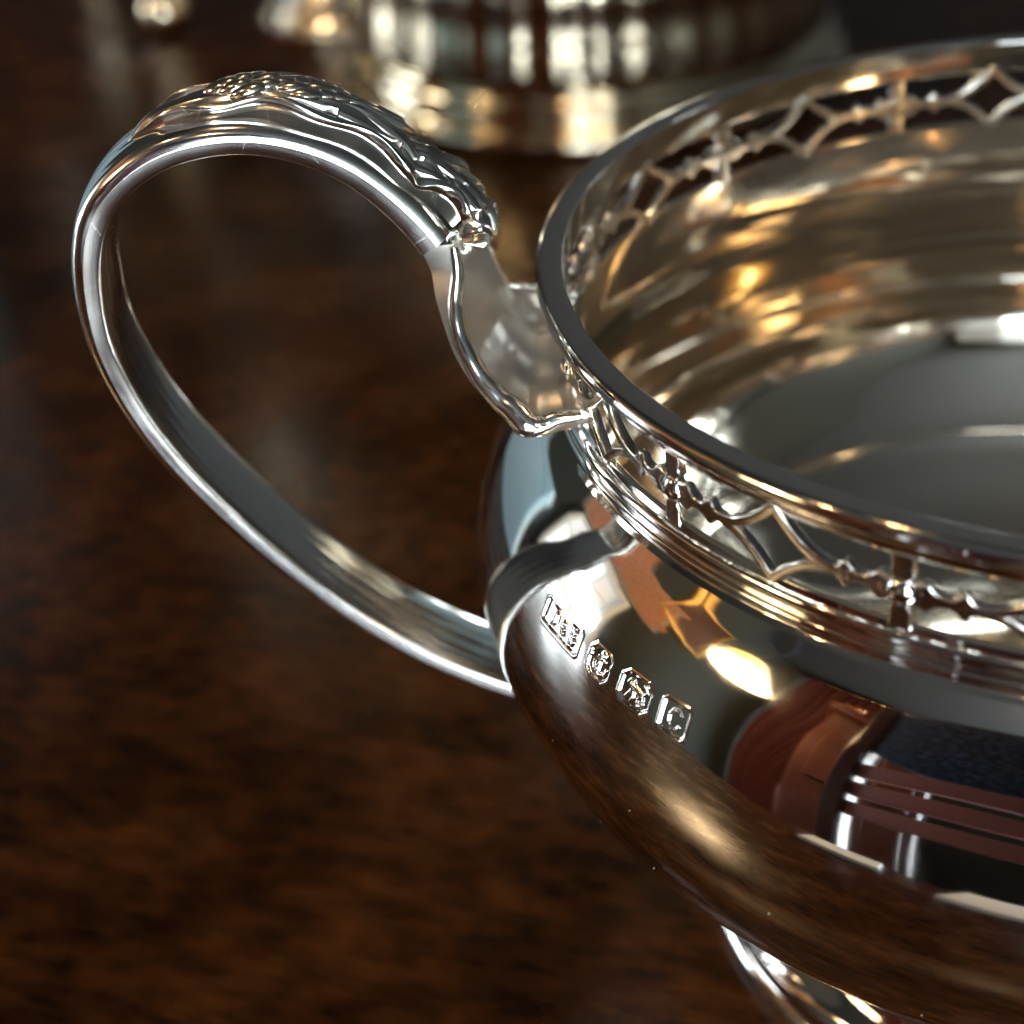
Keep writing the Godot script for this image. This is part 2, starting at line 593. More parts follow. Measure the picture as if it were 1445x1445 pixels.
		tube(j, curve3([Vector3(0.033, 0.155, 0) * e[2] / S + Vector3(0, TABLE, 0), Vector3(0.075, 0.15, 0) * e[2] / S + Vector3(0, TABLE, 0), Vector3(0.09, 0.10, 0) * e[2] / S + Vector3(0, TABLE, 0), Vector3(0.058, 0.06, 0) * e[2] / S + Vector3(0, TABLE, 0)], 6), 0.005 / S, 0.005 / S, 8)
		obj(j, "handle", jm, jt)
func lathe_at(b: Dictionary, prof: PackedVector2Array, seg: int) -> void:   # about the parent's own origin
	lathe(b, prof, seg, false, Vector3(0, TABLE, 0), true)

func bulb(t: Node3D, at: Vector3, r: float, energy: float) -> void:
	var b := mb()
	blob(b, Vector3(at.x / S, at.y / S + TABLE, at.z / S), Vector3(r / S, 0, 0), Vector3(0, 0, -r / S), Vector3(0, r / S, 0), 8)
	obj(b, "bulb", M.warm, t)
	var l := OmniLight3D.new()
	l.name = "bulb_lamp"
	l.position = at
	l.light_energy = energy
	l.light_color = Color(1.0, 0.84, 0.62)
	l.light_size = r * 0.8
	l.omni_range = 8.0
	l.omni_attenuation = 2.0
	l.shadow_enabled = true
	t.add_child(l)

func table() -> void:
	var t := thing("table", "dark polished mahogany table under the silver", "table")
	var b := mb()
	box(b, Vector3(-0.1, -0.014, -0.12), Vector3(1.3, 0.028, 0.76), 0.004)
	obj(b, "table_top", M.wood, t)
	for sx in [-1, 1]:
		for sz in [-1, 1]:
			b = mb()
			box(b, Vector3(-0.1 + sx * 0.58, -0.384, -0.12 + sz * 0.31), Vector3(0.06, 0.711, 0.06), 0.006)
			obj(b, "leg", M.mahogany, t)
	for sz in [-1, 1]:
		b = mb()
		box(b, Vector3(-0.1, -0.075, -0.12 + sz * 0.31), Vector3(1.098, 0.09, 0.025), 0.004)
		obj(b, "apron", M.mahogany, t)

# ---------------------------------------------------------------- the sugar bowl
const BODY_Y := [-0.242, -0.275, -0.33, -0.40, -0.48, -0.55, -0.62, -0.70, -0.80, -0.90, -1.0, -1.1, -1.18, -1.24]
const BODY_R := [0.986, 1.021, 1.066, 1.104, 1.130, 1.139, 1.135, 1.112, 1.062, 0.988, 0.893, 0.776, 0.633, 0.479]

func body_r(y: float) -> float:
	var k := 0
	while k < BODY_Y.size() - 2 and y < BODY_Y[k + 1]:
		k += 1
	var t: float = (BODY_Y[k] - y) / (BODY_Y[k] - BODY_Y[k + 1])
	return body_slope(k, t)

func body_slope(k: int, t: float) -> float:
	var h: float = BODY_Y[k] - BODY_Y[k + 1]
	var m := []
	for q in [k, k + 1]:
		var a := maxi(q - 1, 0)
		var b := mini(q + 1, BODY_Y.size() - 1)
		m.append((BODY_R[b] - BODY_R[a]) / (BODY_Y[a] - BODY_Y[b]) * h)
	return (2 * t * t * t - 3 * t * t + 1) * BODY_R[k] + (t * t * t - 2 * t * t + t) * m[0] + (-2 * t * t * t + 3 * t * t) * BODY_R[k + 1] + (t * t * t - t * t) * m[1]

func skin(az: float, y: float, lift := 0.0) -> Vector3:          # on the bowl's outside
	var r := body_r(y)
	var dr := (body_r(y + 0.003) - body_r(y - 0.003)) / 0.006
	var n := Vector3(sin(az), -dr, cos(az)).normalized()
	return Vector3(r * sin(az), y, r * cos(az)) + n * lift

# the four punched marks: azimuth from, azimuth to (degrees), kind
const MARKS := [[-47.6, -40.9, "letters"], [-40.0, -36.6, "anchor"], [-35.7, -31.7, "lion"], [-31.0, -27.7, "letter_c"]]
const MARK_TOP := -0.358
const MARK_LOW := -0.424

func sugar_bowl() -> void:
	var t := thing("sugar_bowl", "round silver sugar bowl with a pierced rim, strap handle and punched marks", "sugar bowl")
	# --- body, outside: columns and rows so laid that the marks fill whole cells
	var cols := PackedFloat32Array()
	var edges := [-180.0]
	for m in MARKS:
		edges.append_array([m[0], m[1]])
	edges.append(180.0)
	var starts := []
	for k in edges.size() - 1:
		var n := maxi(2, int(round((edges[k + 1] - edges[k]) / 0.75)))
		starts.append(cols.size())
		for i in n:
			cols.append(deg_to_rad(lerpf(edges[k], edges[k + 1], float(i) / n)))
	var rows := PackedFloat32Array()
	var row_edges := [-0.242, MARK_TOP, MARK_LOW, -1.24]
	var row_n := [16, 8, 90]
	var row_at := []
	for k in 3:
		row_at.append(rows.size())
		for i in row_n[k]:
			rows.append(lerpf(row_edges[k], row_edges[k + 1], float(i) / row_n[k]))
	rows.append(-1.24)
	var p := PackedVector3Array()
	for y in rows:
		for a in cols:
			p.append(wv(skin(a, y)))
	var b := mb()
	grid(b, p, cols.size(), rows.size(), true, true)
	# leave the marks' cells out
	var holes := {}
	for k in 4:
		for j in range(row_at[1], row_at[2]):
			for i in range(starts[k * 2 + 1], starts[k * 2 + 2]):
				holes[j * cols.size() + i] = true
	var kept := PackedInt32Array()
	var idx: PackedInt32Array = b.i
	var cell := 0
	for k in range(0, idx.size(), 6):
		if not holes.has(cell):
			kept.append_array(idx.slice(k, k + 6))
		cell += 1
	b.i = kept
	# foot of the neck: the strip below the piercing and the two mouldings
	var neck := PackedVector2Array()
	for q in [Vector2(0.9625, -0.176), Vector2(0.964, -0.178), Vector2(0.965, -0.186)]:
		neck.append(q)
	for q in arc(Vector2(0.9655, -0.198), 0.0125, 80, -80, 12):
		neck.append(q)
	for q in arc(Vector2(0.9695, -0.2145), 0.0035, 110, 250, 5):
		neck.append(q)
	for q in arc(Vector2(0.970, -0.226), 0.009, 85, -60, 10):
		neck.append(q)
	for q in [Vector2(0.9755, -0.236), Vector2(0.979, -0.238), Vector2(0.986, -0.242)]:
		neck.append(q)
	lathe(b, neck, 420)
	obj(b, "body", M.silver, t)
	# --- inside
	var ins := [Vector2(0.9625, -0.1762), Vector2(0.953, -0.1765), Vector2(0.9515, -0.179), Vector2(0.9515, -0.21), Vector2(0.9525, -0.25), Vector2(0.957, -0.29), Vector2(0.968, -0.33), Vector2(0.99, -0.37), Vector2(1.025, -0.415), Vector2(1.062, -0.47), Vector2(1.090, -0.54), Vector2(1.098, -0.60), Vector2(1.098, -0.625), Vector2(1.092, -0.632), Vector2(1.085, -0.70), Vector2(1.044, -0.79), Vector2(0.972, -0.885), Vector2(0.925, -0.935), Vector2(0.912, -0.941), Vector2(0.90, -0.956), Vector2(0.87, -0.985), Vector2(0.762, -1.07), Vector2(0.62, -1.14), Vector2(0.46, -1.185), Vector2(0.28, -1.205), Vector2(0.12, -1.211), Vector2(0.0, -1.212)]
	b = mb()
	lathe(b, curve2(ins, 8), 360, false, Vector3.ZERO, true)
	obj(b, "inside", M.inside, t)
	# --- foot
	b = mb()
	var foot := curve2([Vector2(0.485, -1.236), Vector2(0.43, -1.256), Vector2(0.405, -1.275), Vector2(0.415, -1.292), Vector2(0.47, -1.308), Vector2(0.545, -1.334), Vector2(0.615, -1.370), Vector2(0.665, -1.404), Vector2(0.688, -1.416)], 8)
	foot.append_array(PackedVector2Array(arc(Vector2(0.70, -1.437), 0.02, 95, 10, 6)))
	foot.append_array(PackedVector2Array([Vector2(0.722, -1.445), Vector2(0.722, -1.4585), Vector2(0.71, -1.46), Vector2(0.66, -1.458), Vector2(0.60, -1.44), Vector2(0.45, -1.40), Vector2(0.34, -1.34), Vector2(0.0, -1.32)]))
	lathe(b, foot, 240)
	obj(b, "foot", M.silver, t)
	# --- rim: a half-round wire on a narrow band
	b = mb()
	var rim := PackedVector2Array()
	rim.append_array(PackedVector2Array([Vector2(0.953, -0.066), Vector2(0.952, -0.06), Vector2(0.952, -0.008)]))
	rim.append_array(PackedVector2Array(arc(Vector2(0.957, -0.005), 0.005, 180, 95, 4)))
	rim.append_array(PackedVector2Array([Vector2(0.970, 0.0004), Vector2(0.985, 0.0)]))
	rim.append_array(PackedVector2Array(arc(Vector2(0.9865, -0.0145), 0.0145, 85, -75, 12)))
	rim.append_array(PackedVector2Array([Vector2(0.986, -0.0315), Vector2(0.970, -0.034), Vector2(0.965, -0.0385), Vector2(0.9645, -0.060), Vector2(0.9635, -0.0665)]))
	var open := PackedVector2Array(rim)
	lathe(b, open, 420, true)
	obj(b, "rim", M.silver, t)
	b = mb()
	for k in 34:
		var az := deg_to_rad(rng.randf_range(-70, 20))
		var y := rng.randf_range(-1.0, -0.3)
		if y > -0.52 or (y > -0.75 and az < deg_to_rad(-45)):
			continue
		var rr := rng.randf_range(0.0008, 0.0019)
		var q := skin(az, y, 0.0004)
		blob(b, q, Vector3(rr, 0, 0), Vector3(0, 0, -rr * rng.randf_range(0.6, 1.6)), Vector3(0, rr * 0.8, 0), 3)
	obj(b, "dust", M.dust, t).set_meta("kind", "stuff")
	gallery(t)
	marks(t)
	handle(t)

# pierced gallery between rim and neck: a stem with a boss, two pointed bars, four arms each
const NODES := [-13.8, -37.6, -62.0, -91.0, -120.7, -147.0, -172.5, 162.5, 137.5, 112.5, 87.5, 62.0, 36.5, 11.5]

func gal(az_deg: float, y: float, r := 0.958) -> Vector3:
	var a := deg_to_rad(az_deg)
	return Vector3(r * sin(a), y, r * cos(a))

func out_of(_k: int, _t: Vector3, path: PackedVector3Array) -> Vector3:
	return Vector3(path[_k].x, 0, path[_k].z).normalized()

func gallery(t: Node3D) -> void:
	var top := -0.0645
	var low := -0.1785
	var mid := -0.122
	for k in NODES.size():
		var az: float = NODES[k]
		var left: float = fposmod(az - NODES[(k + 1) % NODES.size()], 360.0) / 2
		var right: float = fposmod(NODES[(k + NODES.size() - 1) % NODES.size()] - az, 360.0) / 2
		var b := mb()
		# stem: a swept bar that narrows at the waist, deep as the sheet
		var stem := PackedVector3Array()
		for i in 21:
			stem.append(gal(az, lerpf(top + 0.002, low - 0.002, i / 20.0)))
		var widths := [0.017, 0.0165, 0.016, 0.016, 0.017, 0.019, 0.012, 0.013, 0.027, 0.033, 0.034, 0.033, 0.027, 0.013, 0.012, 0.017, 0.0155, 0.016, 0.016, 0.0165, 0.017]
		sweep(b, stem, func(kk, tt): return out_of(kk, tt, stem), func(q): return oval(0.0088, at_list(widths, q), 16, 7.0))
		for sgn in [-1.0, 1.0]:
			var half: float = left if sgn < 0 else right
			# pointed bar with two knops
			var bar := PackedVector3Array()
			for i in 25:
				bar.append(gal(az + sgn * lerpf(0.8, half * 0.60, i / 24.0), mid))
			var bw := [0.019, 0.020, 0.023, 0.024, 0.014, 0.0095, 0.008, 0.0085, 0.011, 0.021, 0.022, 0.010, 0.008, 0.008, 0.008, 0.008]
			sweep(b, bar, func(kk, tt): return out_of(kk, tt, bar), func(q): return oval(0.0085, at_list(bw, q), 16, 6.0))
			for v in [-1.0, 1.0]:
				var yy: float = top if v > 0 else low
				var pts := []
				for q in [[0.44, 0.0], [0.55, 0.03], [0.66, 0.13], [0.77, 0.33], [0.88, 0.63], [0.96, 0.90], [1.0, 1.08]]:
					var lift: float = q[1]
					pts.append(gal(az + sgn * half * q[0], mid + (yy - mid) * lift))
				var path := curve3(pts, 5)
				sweep(b, path, func(kk, tt): return out_of(kk, tt, path), func(q): return oval(0.0088, lerpf(0.0072, 0.0082, q), 16, 6.0))
		var motif := obj(b, "gallery_motif", M.cast, t)
		b = mb()
		var c := gal(az, mid, 0.9655)
		var o := Vector3(c.x, 0, c.z).normalized()
		blob(b, c, o * 0.011, o.cross(Vector3.UP) * 0.0205, Vector3(0, 0.0205, 0), 14)
		obj(b, "boss", M.silver, motif)

# ---------------------------------------------------------------- punched marks
func seg_d(p: Vector2, a: Vector2, b: Vector2) -> float:
	var d := b - a
	return (p - a - d * clampf((p - a).dot(d) / maxf(d.length_squared(), 1e-9), 0, 1)).length()

func line_d(p: Vector2, lines: Array) -> float:
	var best := 9.0
	for l in lines:
		for i in l.size() - 1:
			best = minf(best, seg_d(p, l[i], l[i + 1]))
	return best

func turned(l: Array, at: Vector2, k: Vector2) -> Array:
	var out := []
	for q in l:
		out.append(at + Vector2(q.x * k.x, q.y * k.y))
	return out

func glyph(kind: String) -> Array:                           # strokes in a unit box, centre 0
	var v := func(a: Array) -> Array:
		var o := []
		for i in range(0, a.size(), 2):
			o.append(Vector2(a[i], a[i + 1]))
		return o
	match kind:
		"D": return [v.call([-0.35, -0.5, -0.35, 0.5, 0.1, 0.42, 0.36, 0.2, 0.38, -0.15, 0.12, -0.42, -0.35, -0.5])]
		"and": return [v.call([0.42, -0.5, -0.22, 0.22, -0.1, 0.5, 0.12, 0.32, -0.36, -0.18, -0.22, -0.5, 0.1, -0.42, 0.4, 0.0])]
		"B": return [v.call([-0.35, -0.5, -0.35, 0.5, 0.15, 0.45, 0.28, 0.25, 0.12, 0.05, -0.35, 0.0]), v.call([0.12, 0.03, 0.36, -0.18, 0.22, -0.44, -0.35, -0.5])]
		"letter_c": return [v.call([0.32, 0.3, 0.1, 0.48, -0.2, 0.4, -0.38, 0.08, -0.33, -0.25, -0.1, -0.47, 0.2, -0.45, 0.36, -0.25])]
		"anchor": return [v.call([0, 0.32, 0, -0.46]), v.call([-0.24, 0.2, 0.24, 0.2]), v.call([-0.4, -0.1, -0.3, -0.36, 0, -0.48, 0.3, -0.36, 0.4, -0.1]), v.call([0, 0.32, -0.1, 0.42, 0, 0.52, 0.1, 0.42, 0, 0.32]), v.call([-0.2, -0.3, 0.16, 0.44])]
		"lion": return [v.call([-0.36, 0.34, -0.2, 0.42, -0.14, 0.22, 0.3, 0.1, 0.36, -0.1]), v.call([-0.3, 0.22, -0.22, 0.06, 0.3, -0.02]), v.call([-0.2, 0.04, -0.3, -0.24, -0.4, -0.42]), v.call([-0.1, 0.02, -0.06, -0.26, -0.14, -0.46]), v.call([0.22, -0.02, 0.14, -0.26, 0.2, -0.46]), v.call([0.34, -0.06, 0.4, -0.26, 0.36, -0.46]), v.call([0.36, 0.06, 0.46, 0.26, 0.3, 0.42, 0.4, 0.5]), v.call([-0.36, 0.34, -0.44, 0.2])]
	return []

func marks(t: Node3D) -> void:
	for m in MARKS:
		var a0 := deg_to_rad(m[0])
		var a1 := deg_to_rad(m[1])
		var wide := (a1 - a0) * 1.1
		var slope := 0.082                                     # length along the skin from top to bottom of the row
		var kind: String = m[2]
		var nu := int(wide / 0.0005)
		var nv := int(slope / 0.0005)
		var lines := []
		var hh := slope / 2 - 0.014
		var hw := wide / 2 - 0.007
		if kind == "letters":
			hh = slope / 2 - 0.018
			for q in [["D", -0.50, 0.0, 0.72], ["and", 0.03, -0.1, 0.54], ["B", 0.55, 0.0, 0.72]]:
				for l in glyph(q[0]):
					lines.append(turned(l, Vector2(q[1] * hw, q[2] * hh), Vector2(hw * 0.56, hh * 2.25) * q[3]))
		else:
			for l in glyph(kind):
				lines.append(turned(l, Vector2.ZERO, (Vector2(hw * 1.25, hh * 1.4) if kind == "letter_c" else Vector2(hw * 1.5, hh * 1.55))))
		var cut := 0.45 if kind in ["anchor", "lion"] else 0.22
		var p := PackedVector3Array()
		for j in nv + 1:
			var y := lerpf(MARK_TOP, MARK_LOW, float(j) / nv)
			for i in nu + 1:
				var q := Vector2((float(i) / nu - 0.5) * wide, (0.5 - float(j) / nv) * slope)
				# cartouche: a rectangle with its corners cut, the edge a little uneven
				var e := Vector2(absf(q.x) - hw, absf(q.y) - hh)
				var c := (absf(q.x) + absf(q.y) - (hw + hh - cut * minf(hw, hh))) * 0.7071
				var d := maxf(maxf(e.x, e.y), c)
				if kind == "anchor":
					d = maxf(d, maxf(e.x, e.y) + 0.002 * sin(q.y * 260.0))
				var lift := (-0.0052 if kind == "letters" else -0.0042) * smoothstep(0.0024, -0.0026, d)
				lift += 0.0008 * exp(-pow((d - 0.0036) / 0.0024, 2.0))
				if d < 0.0:
					lift += (0.0044 if kind == "letters" else 0.0036) * smoothstep(0.0029, 0.0006, line_d(q, lines))
				var side := minf(minf(i, nu - i) / 6.0, minf(j, nv - j) / 6.0)
				p.append(wv(skin(lerpf(a0, a1, float(i) / nu), y, lift * clampf(side, 0, 1))))
		var b := mb()
		grid(b, p, nu + 1, nv + 1, false, true)
		var o := obj(b, "punched_mark", M.silver, t)
		o.set_meta("label", {"letters": "punched mark with the letters D&B", "anchor": "punched mark with an anchor", "lion": "punched mark with a walking lion", "letter_c": "punched mark with the letter C"}[kind])

# ---------------------------------------------------------------- handle, its leaf and its mount
func plane_path(l: Array, per: int) -> PackedVector2Array:
	var pts := []
	for i in range(0, l.size(), 2):
		pts.append(Vector2(l[i], l[i + 1]))
	return curve2(pts, per)

func handle(t: Node3D) -> void:
	var side := Vector3(cos(HAZ), 0, -sin(HAZ))
	var pp := plane_path([1.154, 0.100, 1.160, 0.110, 1.178, 0.139, 1.222, 0.192, 1.267, 0.233, 1.316, 0.264, 1.40, 0.296, 1.481, 0.300, 1.548, 0.290, 1.604, 0.267, 1.656, 0.228, 1.691, 0.187, 1.714, 0.128, 1.724, 0.066, 1.727, -0.01, 1.717, -0.09, 1.671, -0.226, 1.592, -0.356, 1.484, -0.507, 1.348, -0.656, 1.231, -0.750, 1.105, -0.824, 1.02, -0.862], 9)
	var path := PackedVector3Array()
	for pass_ in 40:                                               # ease out the unevenness
		var old := pp.duplicate()
		for k in range(1, pp.size() - 1):
			pp[k] = (old[k - 1] + old[k] * 2.0 + old[k + 1]) / 4.0
	for q in pp:
		path.append(hp(q.x, q.y))
	var thick := [0.031, 0.029, 0.026, 0.024, 0.025, 0.026, 0.025, 0.023, 0.021, 0.020, 0.020]
	var b := mb()
	sweep(b, path, func(_k, _t): return side, func(q): return strap(0.092, at_list(thick, q)))
	obj(b, "strap_handle", M.worn, t)
	mount(t)
	leaf(t)

func strap(hw: float, ht: float) -> PackedVector2Array:        # a bar domed outside, a little hollow inside between two crisp lips
	var half := [Vector2(1.0, -0.05), Vector2(0.985, 0.45), Vector2(0.955, 0.86), Vector2(0.90, 1.0), Vector2(0.84, 0.93), Vector2(0.70, 0.80), Vector2(0.40, 0.70), Vector2(0.0, 0.66)]
	var low := [Vector2(0.0, -1.10), Vector2(0.35, -1.07), Vector2(0.65, -0.98), Vector2(0.84, -0.82), Vector2(0.95, -0.52), Vector2(1.0, -0.05)]
	var a := curve2(half, 9)
	var c := curve2(low, 9)
	for i in a.size():                                             # faint lines drawn along the bar
		a[i].y += (0.011 * sin(a[i].x * 19.0 + 0.6) + 0.008 * sin(a[i].x * 37.0)) * smoothstep(0.86, 0.78, a[i].x)
	for i in c.size():
		c[i].y += 0.012 * sin(c[i].x * 21.0 + 1.0) * smoothstep(0.9, 0.7, c[i].x)
	var out := PackedVector2Array()
	for q in a:
		out.append(Vector2(q.x * hw, q.y * ht))
	for i in range(a.size() - 2, -1, -1):
		out.append(Vector2(-a[i].x * hw, a[i].y * ht))
	for i in range(c.size() - 2, -1, -1):
		out.append(Vector2(-c[i].x * hw, c[i].y * ht))
	for i in range(1, c.size() - 1):
		out.append(Vector2(c[i].x * hw, c[i].y * ht))
	return out

func mount(t: Node3D) -> void:
	# rows of near edge, middle and far edge: side, r, y
	var near := [Vector3(0.088, 1.126, 0.102), Vector3(0.098, 1.124, 0.056), Vector3(0.12, 1.132, 0.005), Vector3(0.15, 1.120, -0.052), Vector3(0.18, 1.087, -0.106), Vector3(0.20, 1.055, -0.135), Vector3(0.22, 1.023, -0.160), Vector3(0.215, 0.985, -0.155), Vector3(0.21, 0.93, -0.15)]
	var mid := [Vector3(0, 1.116, 0.108), Vector3(0, 1.092, 0.060), Vector3(0, 1.080, 0.010), Vector3(0, 1.068, -0.042), Vector3(0, 1.050, -0.086), Vector3(0, 1.030, -0.108), Vector3(0, 1.01, -0.122), Vector3(0, 0.985, -0.128), Vector3(0, 0.95, -0.13)]
	var far := [Vector3(-0.086, 1.120, 0.104), Vector3(-0.088, 1.092, 0.05), Vector3(-0.095, 1.071, -0.012), Vector3(-0.105, 1.060, -0.046), Vector3(-0.115, 1.047, -0.074), Vector3(-0.13, 1.025, -0.085), Vector3(-0.14, 1.004, -0.096), Vector3(-0.15, 0.97, -0.10), Vector3(-0.15, 0.93, -0.10)]
	var fine := [curve3(near, 8), curve3(mid, 8), curve3(far, 8)]
	var nt: int = fine[0].size()
	var ns := 41
	var top := PackedVector3Array()
	for k in nt:
		for i in ns:
			var x := 2.0 * i / (ns - 1) - 1.0                       # -1 far, 1 near
			var q: Vector3 = fine[2][k] * (x * (x - 1) / 2) + fine[1][k] * (1 - x * x) + fine[0][k] * (x * (x + 1) / 2)
			var g := float(k) / nt
			var ripple := 0.0040 * g * sin(x * 8.0 + g * 2.5) + 0.0024 * g * sin(x * 17.0 - g * 5.0) + 0.0012 * sin(g * 17.0 + x * 5.0)
			top.append(hp(q.y, q.z, q.x) + Vector3(0, ripple, 0))
	var rows := PackedVector3Array()                              # a closed loop per row: over the top and back underneath
	var m := ns * 2
	for k in nt:
		for i in ns:
			rows.append(wv(top[k * ns + i]))
		for i in ns:
			var j := ns - 1 - i
			var k0 := maxi(k - 1, 0)
			var k1 := mini(k + 1, nt - 1)
			var n := (top[k * ns + mini(j + 1, ns - 1)] - top[k * ns + maxi(j - 1, 0)]).cross(top[k1 * ns + j] - top[k0 * ns + j]).normalized()
			rows.append(wv(top[k * ns + j] - n * lerpf(0.056, 0.028, smoothstep(0.0, 0.35, float(k) / nt)) * signf(n.y + 0.3 * n.x)))
	var b := mb()
	grid(b, rows, m, nt, true, false)
	var o := obj(b, "handle_mount", M.satin, t)
	for e in [0, 2]:
		var path := PackedVector3Array()
		for k in nt - 2:
			var q: Vector3 = fine[e][k]
			path.append(hp(q.y, q.z - 0.006, q.x) + Vector3(0, 0.0014 * sin(k * 0.8), 0))
		b = mb()
		var wid := [0.008, 0.011, 0.013, 0.015, 0.018, 0.021, 0.023, 0.014, 0.008] if e == 0 else [0.008, 0.009, 0.009, 0.010, 0.010, 0.009]
		sweep(b, path, func(_k, _t): return Vector3(0.2, 1, 0.1), func(q): return oval(at_list(wid, q), at_list(wid, q), 14))
		obj(b, "rolled_edge", M.cast, o)

var leaf_path: PackedVector2Array

func leaf_at(q: float, s: float, h: float) -> Vector3:         # q along, s to the side, h off the handle
	var x := clampf(q, 0, 1) * (leaf_path.size() - 1)
	var k := mini(int(x), leaf_path.size() - 2)
	var c := leaf_path[k].lerp(leaf_path[k + 1], x - k)
	var d := (leaf_path[mini(k + 2, leaf_path.size() - 1)] - leaf_path[maxi(k - 1, 0)]).normalized()
	return hp(c.x + d.y * -h * -1.0, c.y - d.x * h, s)

func leaf_half(q: float) -> float:
	return at_list([0.010, 0.026, 0.040, 0.050, 0.057, 0.062, 0.066, 0.070, 0.074, 0.076, 0.078, 0.080, 0.080, 0.076, 0.066], q)

func leaf_h(q: float, x: float) -> float:                     # x from -1 to 1 across
	var ax := absf(x)
	var env := smoothstep(0.0, 0.12, q)
	var h := 0.010 * (1.0 - ax * ax) * env
	h += 0.0055 * exp(-pow((ax - 0.90) / 0.10, 2.0)) * env                            # raised border
	h -= 0.010 * exp(-pow((ax - 0.62) / 0.16, 2.0)) * smoothstep(0.05, 0.2, q)       # furrow inside it
	var flute := smoothstep(0.46, 0.58, q) * (1.0 - smoothstep(0.95, 1.0, q))
	h += 0.0042 * flute * cos(ax * 15.0 - q * 20.0) * (1.0 - 0.4 * ax)
	h += 0.006 * sin(q * 36.0 + 2.0 * ax) * smoothstep(0.5, 1.0, ax) * env
	h -= 0.011 * exp(-pow((q - 0.555 - 0.05 * ax) / 0.018, 2.0))                      # gaps between the leaf's tiers
	h -= 0.010 * exp(-pow((q - 0.79 - 0.05 * ax) / 0.018, 2.0))
	h += 0.006 * exp(-pow((q - 0.86) / 0.05, 2.0))
	h *= 1.0 - 0.75 * smoothstep(0.88, 0.97, q)
	return h

func leaf(t: Node3D) -> void:
	leaf_path = plane_path([1.645, 0.262, 1.60, 0.303, 1.55, 0.326, 1.485, 0.342, 1.41, 0.346, 1.335, 0.331, 1.265, 0.298, 1.205, 0.250, 1.155, 0.205, 1.117, 0.170, 1.092, 0.140, 1.080, 0.112, 1.082, 0.086, 1.096, 0.068], 16)
	var nt := 300
	var ns := 61
	var p := PackedVector3Array()
	for k in nt:
		var q := float(k) / (nt - 1)
		var hw := leaf_half(q) * (1.0 + 0.09 * sin(q * 36.0) * smoothstep(0.1, 0.3, q))
		for i in ns:
			var x := 2.0 * i / (ns - 1) - 1.0
			p.append(wv(leaf_at(q, x * hw, leaf_h(q, x))))
		for i in 2:                                               # down the sides and back underneath
			var sx := 0.97 if i == 0 else -0.97
			p.append(wv(leaf_at(q, sx * hw, -0.034)))
	var b := mb()
	grid(b, p, ns + 2, nt, true, true)
	var o := obj(b, "acanthus_leaf", M.cast, t)
	# overlapping scales down the spine
	for row in 5:
		for i in [-1, 0, 1]:
			if (row + i) % 2 != 0 and i != 0 or (i == 0 and row % 2 != 0):
				continue
			var q := 0.25 + row * 0.043
			scale_part(o, q, i * 0.024, 0.032, 0.0185)
	for row in 4:
		for i in [-1, 1]:
			scale_part(o, 0.272 + row * 0.043, i * 0.0125, 0.030, 0.0165)
	# pointed leaf blades that overlap, both sides of the spine: from q, s to q, s and half width
	for sgn in [-1.0, 1.0]:
		for l in [[0.30, 0.036, 0.44, 0.050, 0.012], [0.38, 0.030, 0.55, 0.052, 0.014], [0.43, 0.010, 0.60, 0.036, 0.015], [0.52, 0.030, 0.68, 0.055, 0.015], [0.55, 0.008, 0.72, 0.030, 0.016], [0.64, 0.030, 0.79, 0.056, 0.015], [0.66, 0.009, 0.82, 0.032, 0.017], [0.75, 0.030, 0.88, 0.052, 0.014], [0.78, 0.008, 0.92, 0.026, 0.016]]:
			blade(o, l[0], sgn * l[1], l[2], sgn * l[3], l[4])
	# the little scroll under the tip
	b = mb()
	var sp := PackedVector3Array()
	for k in 40:
		var a := k / 39.0 * TAU * 1.35
		var r := 0.026 * (1.0 - k / 60.0)
		sp.append(hp(1.118 + r * cos(a) * 0.9, 0.088 + r * sin(a), 0.060 + 0.004 * cos(a)))
	tube(b, sp, 0.008, 0.004, 10)
	obj(b, "scroll", M.silver, o)

func blade(o: Node3D, q0: float, s0: float, q1: float, s1: float, half: float) -> void:
	var p := PackedVector3Array()
	var nu := 15
	var nv := 23
	for j in nv:
		var v := j / (nv - 1.0)
		var q := lerpf(q0, q1, v)
		var s := lerpf(s0, s1, pow(v, 1.4))
		var wd := half * (0.35 + 0.65 * smoothstep(0.0, 0.35, v)) * sqrt(maxf(0.0, 1.0 - pow(v, 3.2)))
		for i in nu:
			var x := 2.0 * i / (nu - 1) - 1.0
			var ss := s + x * wd
			var qq := q - 0.018 * absf(x) * smoothstep(0.4, 1.0, v)
			var lift := 0.0105 * (1.0 - pow(absf(x), 2.2)) * smoothstep(-0.1, 0.3, v) - 0.0062 * exp(-pow(x / 0.16, 2.0)) * smoothstep(0.0, 0.2, v) * (1.0 - v) + 0.005 * v + 0.0016 * cos(x * 12.0)
			if i == 0 or i == nu - 1 or j == nv - 1:
				lift = -0.012
			p.append(wv(leaf_at(qq, ss, leaf_h(qq, clampf(ss / leaf_half(qq), -1, 1)) * 0.8 + lift)))
	var b := mb()
	grid(b, p, nu, nv, false, true)
	obj(b, "leaf_blade", M.cast, o)

func scale_part(o: Node3D, q: float, s: float, lx: float, ly: float) -> void:
	var c := leaf_at(q, s, leaf_h(q, s / leaf_half(q)) + 0.002)
	var d := (leaf_at(q + 0.01, s, 0) - leaf_at(q - 0.01, s, 0)).normalized()
	var sd := Vector3(cos(HAZ), 0, -sin(HAZ))
	var n := sd.cross(d).normalized()
	d = (d + n * (0.22 if n.y > 0 else -0.22)).normalized()
	var b := mb()
	blob(b, c, d * lx, sd * ly, sd.cross(d) * 0.0100, 9)
	obj(b, "scale", M.cast, o)

